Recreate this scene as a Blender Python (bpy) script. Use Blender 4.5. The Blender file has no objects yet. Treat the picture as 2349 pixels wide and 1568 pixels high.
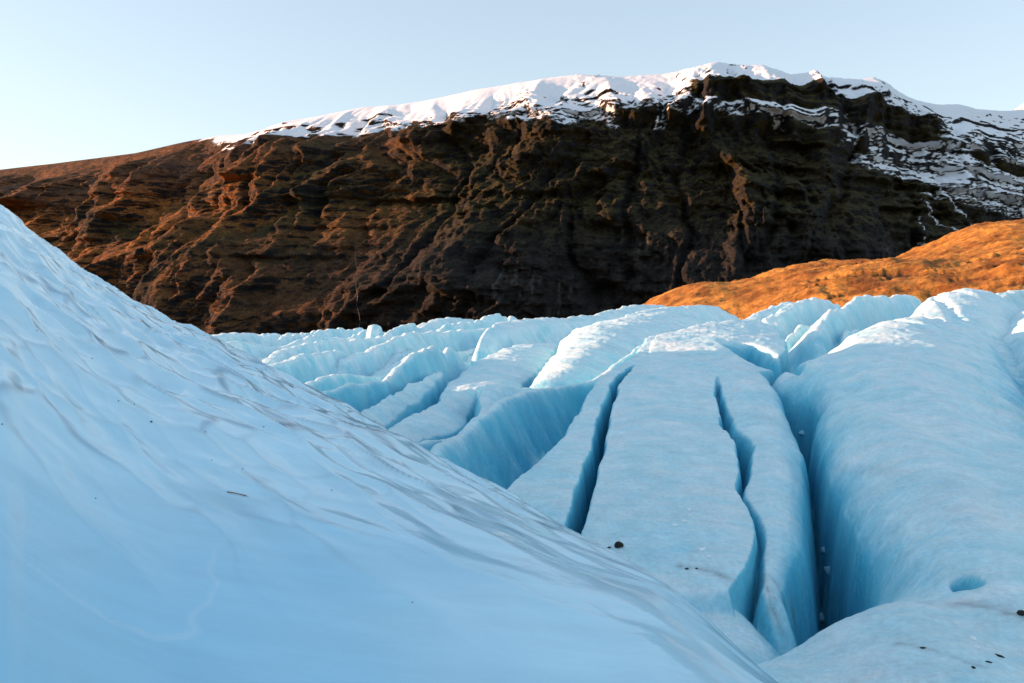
import bpy, math, random
import numpy as np

# ------------------------------------------------------------------ camera, sky, sun, exposure
sc = bpy.context.scene
COL = sc.collection
R = math.radians
random.seed(4)

FPX, CX, HZ = 1826.0, 1174.5, 672.0        # focal length, centre column and horizon row of the survey picture (2349 px wide)

cam = bpy.data.cameras.new('camera')
cam_o = bpy.data.objects.new('camera', cam)
COL.objects.link(cam_o)
cam.sensor_width = 36.0
cam.lens = FPX / 2349.0 * 36.0
cam.shift_y = -(784.0 - HZ) / 2349.0
cam.clip_start = 0.05
cam.clip_end = 60000.0
cam_o.location = (0, 0, 0)
cam_o.rotation_euler = (R(90), 0, 0)
sc.camera = cam_o

SUN_EL = R(8.0)
SUN_AZ = R(-86.0)                          # from straight ahead (+Y), clockwise positive: from the left

world = bpy.data.worlds.new('World')
sc.world = world
world.use_nodes = True
wn = world.node_tree.nodes
wl = world.node_tree.links
for n in list(wn):
    wn.remove(n)
w_out = wn.new('ShaderNodeOutputWorld')
w_bg = wn.new('ShaderNodeBackground')
w_sky = wn.new('ShaderNodeTexSky')
w_sky.sky_type = 'NISHITA'
w_sky.sun_disc = False
w_sky.sun_elevation = SUN_EL
w_sky.sun_rotation = SUN_AZ
w_sky.altitude = 0.0
w_sky.air_density = 1.0
w_sky.dust_density = 0.6
w_sky.ozone_density = 0.6
w_bg.inputs['Strength'].default_value = 0.15
w_gam = wn.new('ShaderNodeGamma')                    # the camera's soft highlight response, over the whole sky alike
w_gam.inputs['Gamma'].default_value = 0.5
w_tint = wn.new('ShaderNodeVectorMath')
w_tint.operation = 'MULTIPLY'
w_tint.inputs[1].default_value = (0.81, 0.875, 0.965)
wl.new(w_sky.outputs['Color'], w_gam.inputs['Color'])
wl.new(w_gam.outputs['Color'], w_tint.inputs[0])
wl.new(w_tint.outputs['Vector'], w_bg.inputs['Color'])
wl.new(w_bg.outputs['Background'], w_out.inputs['Surface'])

sun = bpy.data.lights.new('sun', 'SUN')
sun.energy = 2.9
sun.angle = R(0.6)
sun.color = (1.0, 0.53, 0.31)
sun_o = bpy.data.objects.new('sun', sun)
COL.objects.link(sun_o)
from mathutils import Vector
sdir = Vector((math.sin(SUN_AZ) * math.cos(SUN_EL), math.cos(SUN_AZ) * math.cos(SUN_EL), math.sin(SUN_EL)))
sun_o.rotation_euler = sdir.to_track_quat('Z', 'Y').to_euler()
sun_o.location = sdir * 60

sc.view_settings.view_transform = 'Standard'
sc.view_settings.look = 'None'
sc.view_settings.gamma = 1.0
sc.view_settings.use_curve_mapping = False
sc.view_settings.exposure = 2.02
sc.cycles.max_bounces = 10
sc.cycles.diffuse_bounces = 7

# ------------------------------------------------------------------ numpy helpers
_rng = np.random.RandomState(11)
_ang = _rng.rand(256) * 2 * np.pi
_GX = np.cos(_ang).astype(np.float32)
_GY = np.sin(_ang).astype(np.float32)
_PERM = np.concatenate([_rng.permutation(256)] * 3).astype(np.int64)


def pn(x, y, seed=0):
    """2-D gradient noise, about -1..1"""
    x = np.asarray(x, np.float32) + np.float32(seed * 17.31)
    y = np.asarray(y, np.float32) - np.float32(seed * 9.77)
    x, y = np.broadcast_arrays(x, y)
    fx = np.floor(x); fy = np.floor(y)
    xi = fx.astype(np.int64) & 255
    yi = fy.astype(np.int64) & 255
    dx = x - fx; dy = y - fy
    u = dx * dx * dx * (dx * (dx * 6 - 15) + 10)
    v = dy * dy * dy * (dy * (dy * 6 - 15) + 10)
    a = _PERM[xi]; b = _PERM[xi + 1]
    aa = _PERM[a + yi]; ab = _PERM[a + yi + 1]; ba = _PERM[b + yi]; bb = _PERM[b + yi + 1]
    n00 = _GX[aa] * dx + _GY[aa] * dy
    n10 = _GX[ba] * (dx - 1) + _GY[ba] * dy
    n01 = _GX[ab] * dx + _GY[ab] * (dy - 1)
    n11 = _GX[bb] * (dx - 1) + _GY[bb] * (dy - 1)
    p = n00 + u * (n10 - n00)
    q = n01 + u * (n11 - n01)
    return (p + v * (q - p)) * 1.5


def fbm(x, y, octaves=4, seed=0, gain=0.5, lac=2.03):
    s = 0.0; a = 1.0; t = 0.0
    for k in range(octaves):
        s = s + a * pn(x, y, seed + k)
        t += a
        a *= gain; x = x * lac; y = y * lac
    return s / t


def ridged(x, y, octaves=4, seed=0, gain=0.5, lac=2.07):
    s = 0.0; a = 1.0; t = 0.0
    for k in range(octaves):
        n = 1.0 - np.abs(pn(x, y, seed + k)) * 1.6
        s = s + a * n
        t += a
        a *= gain; x = x * lac; y = y * lac
    return s / t


def worley(x, y, seed=0):
    """F1 and F2-F1 of a jittered grid"""
    xi = np.floor(x).astype(np.int64); yi = np.floor(y).astype(np.int64)
    f1 = np.full(np.shape(x), 9.0, np.float32); f2 = f1.copy()
    for dx in (-1, 0, 1):
        for dy in (-1, 0, 1):
            a = _PERM[((xi + dx) & 255)]; h = _PERM[a + ((yi + dy + seed * 7) & 255)]; h2 = _PERM[h + 31]
            d = np.hypot(xi + dx + .1 + .8 * h / 255.0 - x, yi + dy + .1 + .8 * h2 / 255.0 - y)
            f2 = np.minimum(f2, np.maximum(f1, d)); f1 = np.minimum(f1, d)
    return f1, f2 - f1


def blocks(x, y, seed=0):
    """random value of the nearest cell of a jittered grid"""
    xi = np.floor(x).astype(np.int64); yi = np.floor(y).astype(np.int64)
    f1 = np.full(np.shape(x), 9.0, np.float32); val = np.zeros(np.shape(x), np.float32)
    for dx in (-1, 0, 1):
        for dy in (-1, 0, 1):
            a = _PERM[((xi + dx) & 255)]; h = _PERM[a + ((yi + dy + seed * 7) & 255)]; h2 = _PERM[h + 31]
            d = np.hypot(xi + dx + .1 + .8 * h / 255.0 - x, yi + dy + .1 + .8 * h2 / 255.0 - y)
            up = d < f1
            val = np.where(up, _PERM[h2 + 77] / 255.0, val); f1 = np.minimum(f1, d)
    return val


def sstep(a, b, x):
    t = np.clip((x - a) / (b - a), 0.0, 1.0)
    return t * t * (3 - 2 * t)


def pchip(xs, ys, x):
    """monotone cubic interpolation"""
    xs = np.asarray(xs, float); ys = np.asarray(ys, float)
    h = np.diff(xs); d = np.diff(ys) / h
    m = np.zeros_like(ys)
    m[0] = d[0]; m[-1] = d[-1]
    for i in range(1, len(xs) - 1):
        if d[i - 1] * d[i] > 0:
            w1 = 2 * h[i] + h[i - 1]; w2 = h[i] + 2 * h[i - 1]
            m[i] = (w1 + w2) / (w1 / d[i - 1] + w2 / d[i])
    x = np.clip(np.asarray(x, float), xs[0], xs[-1])
    i = np.clip(np.searchsorted(xs, x) - 1, 0, len(xs) - 2)
    t = (x - xs[i]) / h[i]
    t2 = t * t; t3 = t2 * t
    return ((2 * t3 - 3 * t2 + 1) * ys[i] + (t3 - 2 * t2 + t) * h[i] * m[i] + (-2 * t3 + 3 * t2) * ys[i + 1] + (t3 - t2) * h[i] * m[i + 1])


def tab(rows, x, k=1):
    xs = [r[0] for r in rows]; ys = [r[k] for r in rows]
    return pchip(xs, ys, x)


def lerp_col(a, b, t):
    a = np.asarray(a, np.float32); b = np.asarray(b, np.float32)
    return a + (b - a) * t[..., None]


def grid_normals(P):
    du = np.gradient(P, axis=1); dv = np.gradient(P, axis=0)
    n = np.cross(du, dv)
    n /= np.linalg.norm(n, axis=-1, keepdims=True) + 1e-12
    return n


def quads_of(nr, nc, keep=None, flip=False):
    idx = np.arange(nr * nc).reshape(nr, nc)
    q = np.stack([idx[:-1, :-1], idx[:-1, 1:], idx[1:, 1:], idx[1:, :-1]], -1)
    if flip:
        q = q[..., ::-1]
    if keep is not None:
        return q[keep]
    return q.reshape(-1, 4)


def mesh_from(name, verts, quads, colors=None, smooth=True):
    me = bpy.data.meshes.new(name)
    used = np.unique(quads)
    remap = np.zeros(len(verts), np.int64)
    remap[used] = np.arange(len(used))
    v = np.ascontiguousarray(verts[used], np.float32)
    q = remap[quads].astype(np.int32)
    me.vertices.add(len(v)); me.vertices.foreach_set('co', v.ravel())
    me.loops.add(q.size); me.loops.foreach_set('vertex_index', np.ascontiguousarray(q.ravel()))
    me.polygons.add(len(q)); me.polygons.foreach_set('loop_start', np.arange(0, q.size, q.shape[1], dtype=np.int32))
    if colors is not None:
        c = np.zeros((len(v), 4), np.float32)
        cc = np.asarray(colors)[used]
        c[:, :cc.shape[1]] = cc
        at = me.attributes.new('albedo', 'FLOAT_COLOR', 'POINT')
        at.data.foreach_set('color', c.ravel())
    if smooth:
        me.polygons.foreach_set('use_smooth', np.ones(len(q), bool))
    me.update(calc_edges=True)
    me.validate()
    return me


def link(name, me, mat=None, parent=None):
    o = bpy.data.objects.new(name, me)
    COL.objects.link(o)
    if mat is not None:
        me.materials.append(mat)
    if parent is not None:
        o.parent = parent
    return o


def tag(o, label=None, cat=None, group=None, kind=None):
    if label: o['label'] = label
    if cat: o['category'] = cat
    if group: o['group'] = group
    if kind: o['kind'] = kind
    return o


def PX(col, row, Y):
    return ((col - CX) / FPX * Y, Y, (HZ - row) / FPX * Y)


# ------------------------------------------------------------------ materials
def new_mat(name):
    m = bpy.data.materials.new(name)
    m.use_nodes = True
    nt = m.node_tree
    b = nt.nodes['Principled BSDF']
    return m, nt, b


def node(nt, kind, **kw):
    n = nt.nodes.new(kind)
    for k, v in kw.items():
        setattr(n, k, v)
    return n


def noise_node(nt, vec, scale, detail=4, rough=0.55):
    n = node(nt, 'ShaderNodeTexNoise')
    n.inputs['Scale'].default_value = scale
    n.inputs['Detail'].default_value = detail
    n.inputs['Roughness'].default_value = rough
    nt.links.new(vec, n.inputs['Vector'])
    return n


def mapped(nt, scale=(1, 1, 1), rot=(0, 0, 0)):
    tc = node(nt, 'ShaderNodeTexCoord')
    mp = node(nt, 'ShaderNodeMapping')
    mp.inputs['Scale'].default_value = scale
    mp.inputs['Rotation'].default_value = rot
    nt.links.new(tc.outputs['Object'], mp.inputs['Vector'])
    return mp.outputs['Vector']


def math_node(nt, op, a, b=None):
    n = node(nt, 'ShaderNodeMath', operation=op)
    for i, v in enumerate((a, b)):
        if v is None: continue
        if isinstance(v, (int, float)): n.inputs[i].default_value = v
        else: nt.links.new(v, n.inputs[i])
    return n.outputs[0]


def tinted(nt, colour, fac, lo, hi):
    """colour multiplied by lo..hi along fac"""
    mr = node(nt, 'ShaderNodeMapRange')
    mr.inputs['From Min'].default_value = 0.3
    mr.inputs['From Max'].default_value = 0.7
    mr.inputs['To Min'].default_value = lo
    mr.inputs['To Max'].default_value = hi
    nt.links.new(fac, mr.inputs['Value'])
    vm = node(nt, 'ShaderNodeVectorMath', operation='SCALE')
    nt.links.new(colour, vm.inputs[0])
    nt.links.new(mr.outputs[0], vm.inputs['Scale'])
    return vm.outputs[0]


def attr(nt, name='albedo'):
    a = node(nt, 'ShaderNodeAttribute', attribute_name=name)
    return a


def bump(nt, height, strength, dist, prev=None):
    b = node(nt, 'ShaderNodeBump')
    b.inputs['Strength'].default_value = strength
    b.inputs['Distance'].default_value = dist
    nt.links.new(height, b.inputs['Height'])
    if prev is not None:
        nt.links.new(prev, b.inputs['Normal'])
    return b.outputs['Normal']


def terrain_material(name, s1, s2, bdist, lo=0.55, hi=1.45, rough=0.9):
    m, nt, b = new_mat(name)
    v = mapped(nt)
    n1 = noise_node(nt, v, s1, 7, 0.68)
    n2 = noise_node(nt, v, s2, 5, 0.68)
    at = attr(nt)
    c = tinted(nt, at.outputs['Color'], n1.outputs['Fac'], lo, hi)
    c = tinted(nt, c, n2.outputs['Fac'], 0.5, 1.5)
    mx = node(nt, 'ShaderNodeMix', data_type='RGBA')        # alpha marks snow, which has no rock grain
    nt.links.new(at.outputs['Alpha'], mx.inputs['Factor'])
    nt.links.new(c, mx.inputs[6])
    nt.links.new(at.outputs['Color'], mx.inputs[7])
    nt.links.new(mx.outputs[2], b.inputs['Base Color'])
    bare = math_node(nt, 'SUBTRACT', 1.0, math_node(nt, 'MULTIPLY', at.outputs['Alpha'], .88))
    nm = bump(nt, math_node(nt, 'MULTIPLY', n1.outputs['Fac'], bare), 0.9, bdist)
    nm = bump(nt, math_node(nt, 'MULTIPLY', n2.outputs['Fac'], bare), 0.7, bdist * s1 / s2, nm)
    nt.links.new(nm, b.inputs['Normal'])
    b.inputs['Roughness'].default_value = rough
    b.inputs['Specular IOR Level'].default_value = 0.15
    return m


MAT_MOUNT = terrain_material('mountain_rock_and_snow', 0.07, 0.30, 5.5, 0.30, 1.75)
MAT_HILL = terrain_material('dry_grass_hill', 0.35, 1.6, 0.9, 0.5, 1.5)


def ice_material(name, rough):
    m, nt, b = new_mat(name)
    v = mapped(nt)
    vs = mapped(nt, (1.0, 1.0, 0.16))                       # runs down the walls
    vw = mapped(nt, (0.55, 2.2, 1.0), (0, 0, R(-8)))        # ripples across the tops
    n1 = noise_node(nt, vs, 3.0, 7, 0.65)
    n2 = noise_node(nt, v, 14.0, 6, 0.7)
    n3 = noise_node(nt, vw, 2.6, 7, 0.66)
    n4 = noise_node(nt, v, 0.8, 4, 0.55)
    base = attr(nt).outputs['Color']
    mr = node(nt, 'ShaderNodeMapRange')
    mr.inputs['From Min'].default_value = 0.35; mr.inputs['From Max'].default_value = 0.62
    mr.inputs['To Min'].default_value = 0.0; mr.inputs['To Max'].default_value = 1.0
    nt.links.new(math_node(nt, 'ADD', math_node(nt, 'MULTIPLY', n3.outputs['Fac'], .65), math_node(nt, 'MULTIPLY', n4.outputs['Fac'], .35)), mr.inputs['Value'])
    blue = node(nt, 'ShaderNodeVectorMath', operation='MULTIPLY')
    blue.inputs[1].default_value = (0.76, 0.92, 0.98)
    nt.links.new(base, blue.inputs[0])
    mx = node(nt, 'ShaderNodeMix', data_type='RGBA')
    nt.links.new(mr.outputs[0], mx.inputs['Factor'])
    nt.links.new(blue.outputs[0], mx.inputs[6])
    nt.links.new(base, mx.inputs[7])
    c = tinted(nt, mx.outputs[2], n1.outputs['Fac'], 0.90, 1.06)
    c = tinted(nt, c, n2.outputs['Fac'], 0.86, 1.08)
    nt.links.new(c, b.inputs['Base Color'])
    nm = bump(nt, n1.outputs['Fac'], 0.45, 0.12)
    nm = bump(nt, n3.outputs['Fac'], 0.5, 0.13, nm)
    nm = bump(nt, n2.outputs['Fac'], 0.5, 0.03, nm)
    nt.links.new(nm, b.inputs['Normal'])
    rr = node(nt, 'ShaderNodeMapRange')
    rr.inputs['To Min'].default_value = rough - 0.15
    rr.inputs['To Max'].default_value = rough + 0.15
    nt.links.new(n2.outputs['Fac'], rr.inputs['Value'])
    nt.links.new(rr.outputs[0], b.inputs['Roughness'])
    b.inputs['IOR'].default_value = 1.31
    return m


MAT_ICE = ice_material('weathered_glacier_ice', 0.42)


def flat_material(name, col, rough=0.8, spec=0.3, var=0.3, scale=30.0):
    m, nt, b = new_mat(name)
    v = mapped(nt)
    n1 = noise_node(nt, v, scale, 5, 0.6)
    rgb = node(nt, 'ShaderNodeRGB')
    rgb.outputs[0].default_value = (*col, 1)
    c = tinted(nt, rgb.outputs[0], n1.outputs['Fac'], 1 - var, 1 + var)
    nt.links.new(c, b.inputs['Base Color'])
    nm = bump(nt, n1.outputs['Fac'], 0.5, 0.3 / scale)
    nt.links.new(nm, b.inputs['Normal'])
    b.inputs['Roughness'].default_value = rough
    b.inputs['Specular IOR Level'].default_value = spec
    return m


MAT_STONE = flat_material('dark_basalt', (0.018, 0.017, 0.016), 0.75, 0.3)
MAT_GROUND = flat_material('valley_gravel', (0.07, 0.06, 0.05), 0.95, 0.1, 0.3, 0.05)
MAT_STRAW = flat_material('dry_straw', (0.26, 0.13, 0.06), 0.7, 0.3, 0.3, 60)
MAT_CHUNK = flat_material('broken_ice', (0.86, 0.93, 0.95), 0.35, 0.5, 0.08, 20)
MAT_BLOCK = flat_material('blue_ice_block', (0.34, 0.64, 0.78), 0.35, 0.5, 0.12, 20)
MAT_WATER = flat_material('falling_water', (0.07, 0.08, 0.09), 0.4, 0.5, 0.2, 0.3)

# ------------------------------------------------------------------ valley floor
gx = np.linspace(-1, 1, 61); gx = np.sign(gx) * np.abs(gx) ** 3 * 30000
gy = np.linspace(-1, 1, 61); gy = np.sign(gy) * np.abs(gy) ** 3 * 30000
X, Y = np.meshgrid(gx, gy)
Z = -92 + 3 * fbm(X / 400, Y / 400, 3, 5)
V = np.stack([X, Y, Z], -1).reshape(-1, 3)
tag(link('ground', mesh_from('ground', V, quads_of(61, 61)), MAT_GROUND), kind='structure')

# ------------------------------------------------------------------ the long mountain
SKY = [(-900, 430), (-500, 408), (-200, 398), (0, 390), (130, 375), (310, 352), (420, 327), (500, 312), (600, 305), (720, 280), (800, 262), (860, 250),
       (930, 246), (1000, 235), (1100, 212), (1200, 195), (1300, 180), (1340, 177), (1420, 182), (1530, 175), (1600, 160), (1645, 147), (1680, 154), (1750, 156),
       (1790, 172), (1815, 179), (1860, 177), (1900, 183), (1960, 186), (2000, 181), (2030, 195), (2070, 220), (2100, 231), (2150, 240),
       (2200, 239), (2240, 251), (2300, 255), (2349, 252), (2600, 262), (3000, 300)]


MOUNT = {}


def on_mountain(col, row):
    P = MOUNT['P'].reshape(-1, 3)
    c = P[:, 0] / P[:, 1] * FPX + CX; r = HZ - P[:, 2] / P[:, 1] * FPX
    near = np.where((np.abs(c - col) < 5) & (np.abs(r - row) < 5))[0]
    return P[near[np.argmin(P[near, 1])]]


def build_mountain():
    nc, nt_ = 1150, 470
    c = np.linspace(-520, 2900, nc)
    t = np.concatenate([np.linspace(0, 1, nt_ - 20) , 1 + np.linspace(0.01, 0.25, 20)])
    row = np.interp(c, [a for a, _ in SKY], [b for _, b in SKY])
    k = np.exp(-0.5 * (np.arange(-3, 4) / 1.3) ** 2); k /= k.sum()
    row = np.convolve(np.pad(row, 3, mode='edge'), k, 'valid')
    row = row + 1.8 * fbm(c / 28, c * 0, 3, 3) * sstep(700, 1600, c)
    Yc = tab([(-900, 2900), (0, 2350), (500, 1930), (900, 1650), (1340, 1500), (1700, 1480), (2000, 1600), (2349, 1900), (3000, 2450)], c)
    Xc, _, Zc = PX(c, row, Yc)
    cb = c + tab([(-900, -560), (300, -500), (850, -500), (1100, -330), (1340, -140), (1700, 20), (2060, 150), (2349, 250), (3000, 420)], c)
    Yb = tab([(-900, 2100), (300, 1450), (850, 1040), (1340, 905), (1700, 930), (2060, 1150), (2349, 1450), (3000, 1950)], c)
    Xb = (cb - CX) / FPX * Yb
    Zb = np.full_like(Xb, -96.0)
    T = t[:, None]
    hf = pchip([0, .14, .26, .40, .52, .60, .66, .80, 1.0, 1.25], [0, .05, .13, .30, .42, .52, .555, .74, 1.0, 1.5], t)[:, None]
    zf = pchip([0, .14, .26, .40, .52, .60, .66, .80, 1.0, 1.25], [0, .17, .29, .44, .55, .64, .715, .85, 1.0, .72], t)[:, None]
    # the left shoulder is a plain slope, the right end is a long apron of ledges and scree
    soft = (1 - sstep(250, 900, c)) * 0.75 + sstep(1950, 2400, c) * 0.8
    hl = np.minimum(T, 1.0) ** 1.1 + np.maximum(T - 1, 0) * 2
    zl = np.where(T <= 1, T, 1 - (T - 1) * 1.1)
    hf = hf * (1 - soft) + hl * soft
    zf = zf * (1 - soft) + zl * soft
    Xg = Xb + (Xc - Xb) * hf
    Yg = Yb + (Yc - Yb) * hf
    Zg = Zb + (Zc - Zb) * zf
    ox = Xb - Xc; oy = Yb - Yc
    on = np.hypot(ox, oy); ox /= on; oy /= on
    sm = (c * 0.9)[None, :] + 0 * T
    env = sstep(0.0, 0.06, T) * (1 - 0.985 * sstep(0.70, 0.985, T)) * np.where(T > 1, 0, 1)
    Zn = Zg + 0 * sm
    warp = 85 * fbm(sm / 260, Zn / 200, 3, 40) + 22 * fbm(sm / 60, Zn / 50, 3, 41)
    wz = 60 * fbm(sm / 200, Zn / 200, 3, 43)
    lf = (1 - sstep(800, 1300, c))[None, :]
    r1 = ridged((sm + warp) / 250, (Zn + wz) / 300 + 3, 2, 1, 0.45)
    r2 = ridged((sm + (1.2 - .7 * lf) * warp) / 105, (Zn + wz) / (130 + 160 * lf) + 1, 3, 7, 0.55)
    r2 = 1.12 - r2
    zs = tab([(-900, 700), (250, 540), (480, 372), (600, 322), (720, 304), (900, 298), (1100, 286), (1340, 276), (1600, 266), (1800, 258), (2000, 205), (2200, 172), (2349, 156), (3000, 156)], c)[None, :]
    snz = sstep(-20, 25, Zn - zs)
    r3 = ridged((sm + warp) / 46, (Zn + wz) / (46 + 30 * lf), 4, 12, 0.6)
    r3 = np.where(lf > .5, 1.1 - r3, r3) * np.abs(2 * lf - 1) + .5 * (1 - np.abs(2 * lf - 1))
    low = 1 - sstep(0.24, 0.40, T)
    mid = sstep(.02, .3, T)
    D = env * ((75 + 45 * lf) * (r1 - .5) + (34 + 22 * mid + 34 * lf) * (r2 - .5) * (1 - .35 * low) + 17 * (r3 - .5) * (1 - .7 * snz) * (1 - .45 * lf))
    # columns and flutes of the lower cliff
    D += env * low * (9 * (ridged((sm + .3 * warp) / 21, Zn / 150, 3, 15, .6) - .5) + 4 * fbm(sm / 6, Zn / 60, 3, 16, .6))
    # a few narrow gullies cut down through the face
    g = np.abs(pn((sm + .7 * warp) / 150, Zn / 400, 55)) * (1.0 + .8 * fbm(sm / 40, Zn / 60, 2, 56))
    D -= env * 22 * (1 - sstep(0.0, 0.09, g)) * (1 - sstep(.5, .75, T)) * sstep(700, 1000, c)
    # lava beds: cliffs and ledges
    dip = 0.012 * (sm - 1000)
    hard = .35 + 1.25 * sstep(-.25, .35, fbm(sm / 170, Zn / 120, 3, 23))
    q = (Zn + dip + 10 * fbm(sm / 160, Zn / 90, 3, 21)) / 46.0
    s_ = q - np.floor(q)
    amp = 11 + 9 * pn(np.floor(q) * 3.7, sm / 260, 31)
    D += env * hard * amp * (sstep(0, .16, s_) - np.clip((s_ - .16) / .84, 0, 1)) * (0.6 + 0.7 * sstep(.3, .5, T)) * (0.65 + 0.9 * sstep(1500, 2000, c))
    q2 = (Zn + dip + 5 * fbm(sm / 70, Zn / 50, 3, 22)) / 15.0
    s2 = q2 - np.floor(q2)
    D += env * hard * (3.2 + 2.2 * sstep(1600, 2000, c)) * (sstep(0, .3, s2) - sstep(.3, 1.0, s2))
    # the two long summit cliffs
    cliff = 0 * Zn
    for (ca, cb_, z0, z1, A, sd) in ((1545, 2140, 292, 340, 70, 5), (1400, 2060, 240, 268, 36, 6), (2110, 2700, 268, 286, 36, 7), (420, 1480, 262, 284, 20, 8)):
        on_ = sstep(ca, ca + 70, c) * (1 - sstep(cb_ - 60, cb_, c))
        zz = Zn + 9 * fbm(sm / 90, sm * 0, 3, 120 + sd) + .05 * (sm - 1500)
        brk = sstep(-.55, -.1, fbm(sm / 55, Zn / 200, 3, 130 + sd))
        cliff = np.maximum(cliff, on_ * brk * sstep(z0 - 4, z0 + 2, zz) * (1 - sstep(z1 - 2, z1 + 5, zz)) * (sd != 8))
        D += on_ * brk * A * (sstep(z0, z1, zz) - sstep(z1, z1 + 95, zz)) * (1 - sstep(.9, 1., T)) * (1 + .14 * fbm(sm / 14, Zn / 80, 3, 140, .5))
    top = sstep(.62, .74, T) * np.where(T > 1, 0, 1)
    f1 = fbm(sm / 16, Zn / 13, 4, 60, 0.62)
    f2 = ridged(sm / 13, Zn / 11, 3, 62, 0.6) - .5
    wb = 9 * fbm(sm / 30, Zn / 30, 3, 150); wb2 = 9 * fbm(sm / 30, Zn / 30, 3, 151)
    craggy = (1 - .7 * lf) * (1 - .7 * snz) * sstep(-.3, .2, fbm(sm / 140, Zn / 90, 2, 152))
    D += env * craggy * (16 * (blocks((sm + wb) / 38 + 60, (Zn + wb2) / 27 + 60, 3) - .5) + 7 * (blocks((sm + wb) / 15 + 60, (Zn + wb2) / 11 + 60, 4) - .5))
    D += env * (5.0 * f1 + 5.0 * f2) * (1 - .72 * snz) * (1 - .4 * lf)
    Xg = Xg + D * ox; Yg = Yg + D * oy
    crag = sstep(.25, .45, fbm(sm / 45, T * 16, 3, 72) + .08 * sstep(1500, 1800, c)) * sstep(1150, 1350, c)
    Zg = Zg + env * 2.5 * (f1 + f2) * (1 - .8 * snz) + top * (1 - sstep(.95, 1, T)) * 5 * crag * (ridged(sm / 14, T * 40, 3, 73) - .4) \
        + top * (1 - sstep(.95, 1, T)) * (1 - sstep(.8, .97, T)) * 26 * (ridged((sm + 110 * T) / 170, T * .8, 2, 81) - .5)
    Zg = Zg + (1 - snz) * top * (1 - sstep(.96, 1, T)) * (3.0 * f1 + 3.0 * f2) * (1 - env)
    P = np.stack([Xg, Yg, Zg], -1)
    N = grid_normals(P)
    N *= np.sign(-N[..., 1:2].mean())
    nz = np.abs(N[..., 2])
    # ---- what grows or lies where
    lum = fbm(sm / 22, Zg / 22, 4, 90, 0.6)
    big = fbm(sm / 120, Zg / 90, 3, 95)
    rock = lerp_col((0.007, 0.007, 0.008), (0.022, 0.019, 0.018), np.clip(.5 + .8 * lum, 0, 1))
    streaks = sstep(.28, .62, fbm(sm / 9, Zg / 60, 4, 97) + .5 * fbm(sm / 90, Zg / 80, 2, 98)) * (1 - sstep(.2, .36, T)) * sstep(1000, 1300, c)
    rock = lerp_col(rock, np.broadcast_to(np.float32((0.085, 0.080, 0.080)), rock.shape), np.clip(streaks, 0, 1) * .8)
    left = 1 - sstep(650, 1250, c + 250 * (T - .5))
    grass = lerp_col((0.034, 0.027, 0.008), (0.25, 0.086, 0.019), np.clip(left * (.62 + .9 * big + .5 * fbm(sm / 45, Zg / 40, 3, 93)) + .10 * big, 0, 1))  # orange towards the left puts sunlit warmth into the dry grass colour
    grass = lerp_col(grass * .7, grass * 1.35, np.clip(.5 + .9 * lum, 0, 1))
    gm = sstep(.44, .60, nz + .30 * lum + .16 * big + .08 * left) * (1 - .85 * low * (1 - .7 * left))
    colr = lerp_col(rock, grass, gm)
    scree = sstep(.55, .68, T) * (1 - sstep(600, 1500, c))
    colr = lerp_col(colr, np.broadcast_to(np.float32((0.050, 0.028, 0.019)), colr.shape), scree * np.clip(.55 + .9 * lum + .5 * big, 0, 1))
    scr2 = sstep(2080, 2160, c - 60 * (1 - T)) * (1 - sstep(.42, .55, T + .05 * lum))
    colr = lerp_col(colr, np.broadcast_to(np.float32((0.020, 0.019, 0.018)), colr.shape), scr2)
    rt0 = sstep(1500, 1900, c)[None, :]
    fade = 26 + 60 * sstep(1700, 2200, c)
    sn = sstep(-fade, fade * .55, Zg - zs + 16 * lum + 24 * big + 40 * (r2 - .55) * (1 - rt0))
    thin = fbm(sm / 7, Zg / 5, 3, 99)
    sl = sstep(.44, .54, nz + .10 * lum)
    led = sstep(.42, .72, sstep(.2, .4, s_) * (.4 + .6 * sstep(.10, .35, s2)) + .55 * fbm(sm / 34, Zn / 17, 4, 76, .6))
    rt = sstep(1500, 1900, c)[None, :] * (1 - sstep(.97, 1.0, T))
    upper = sstep(330, 352, Zn + .05 * (sm - 1500))
    sl = sl * (1 - .45 * rt * (1 - upper) * (1 - led)) * (1 - .38 * rt * (1 - upper) * sstep(.0, .35, fbm(sm / 30, Zn / 22, 4, 77, .6))) * (1 - cliff * .97)
    sl = sl * (1 - .8 * crag * sstep(-.1, .3, fbm(sm / 10, T * 40, 3, 74)))
    snow = sstep(.38, .52, sn * (.06 + .94 * sl) * (.85 + .55 * sn) + .22 * thin * (1 - .8 * sstep(.75, 1, sn * sl)))
    # snow left lying in straight gullies of the scree
    MOUNT['P'] = P
    for (q0, q1, w) in (((2164, 432), (2238, 520), 5.5), ((2119, 452), (2200, 536), 3.4), ((2112, 500), (2122, 560), 1.6)):
        a0 = on_mountain(*q0); a1 = on_mountain(*q1)
        dx_, dz_ = a1[0] - a0[0], a1[2] - a0[2]
        tt = ((Xg - a0[0]) * dx_ + (Zg - a0[2]) * dz_) / (dx_ ** 2 + dz_ ** 2)
        dd = np.abs((Xg - a0[0]) * dz_ - (Zg - a0[2]) * dx_) / math.hypot(dx_, dz_)
        ww = w * (.75 + .5 * fbm(Zg / 14, Zg * 0, 2, 44)) * sstep(-.02, .12, tt) * (1 - sstep(.9, 1.05, tt))
        snow = np.maximum(snow, sstep(1.0, .6, dd / np.maximum(ww, .01) + .25 * thin) * (np.abs(Yg - .5 * (a0[1] + a1[1])) < 220))
    colr = lerp_col(colr, np.broadcast_to(np.float32((0.80, 0.81, 0.84)), colr.shape), snow)
    MOUNT['P'] = P
    me = mesh_from('mountain', P.reshape(-1, 3), quads_of(len(t), nc), np.concatenate([colr, snow[..., None]], -1).reshape(-1, 4), smooth=False)
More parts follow.
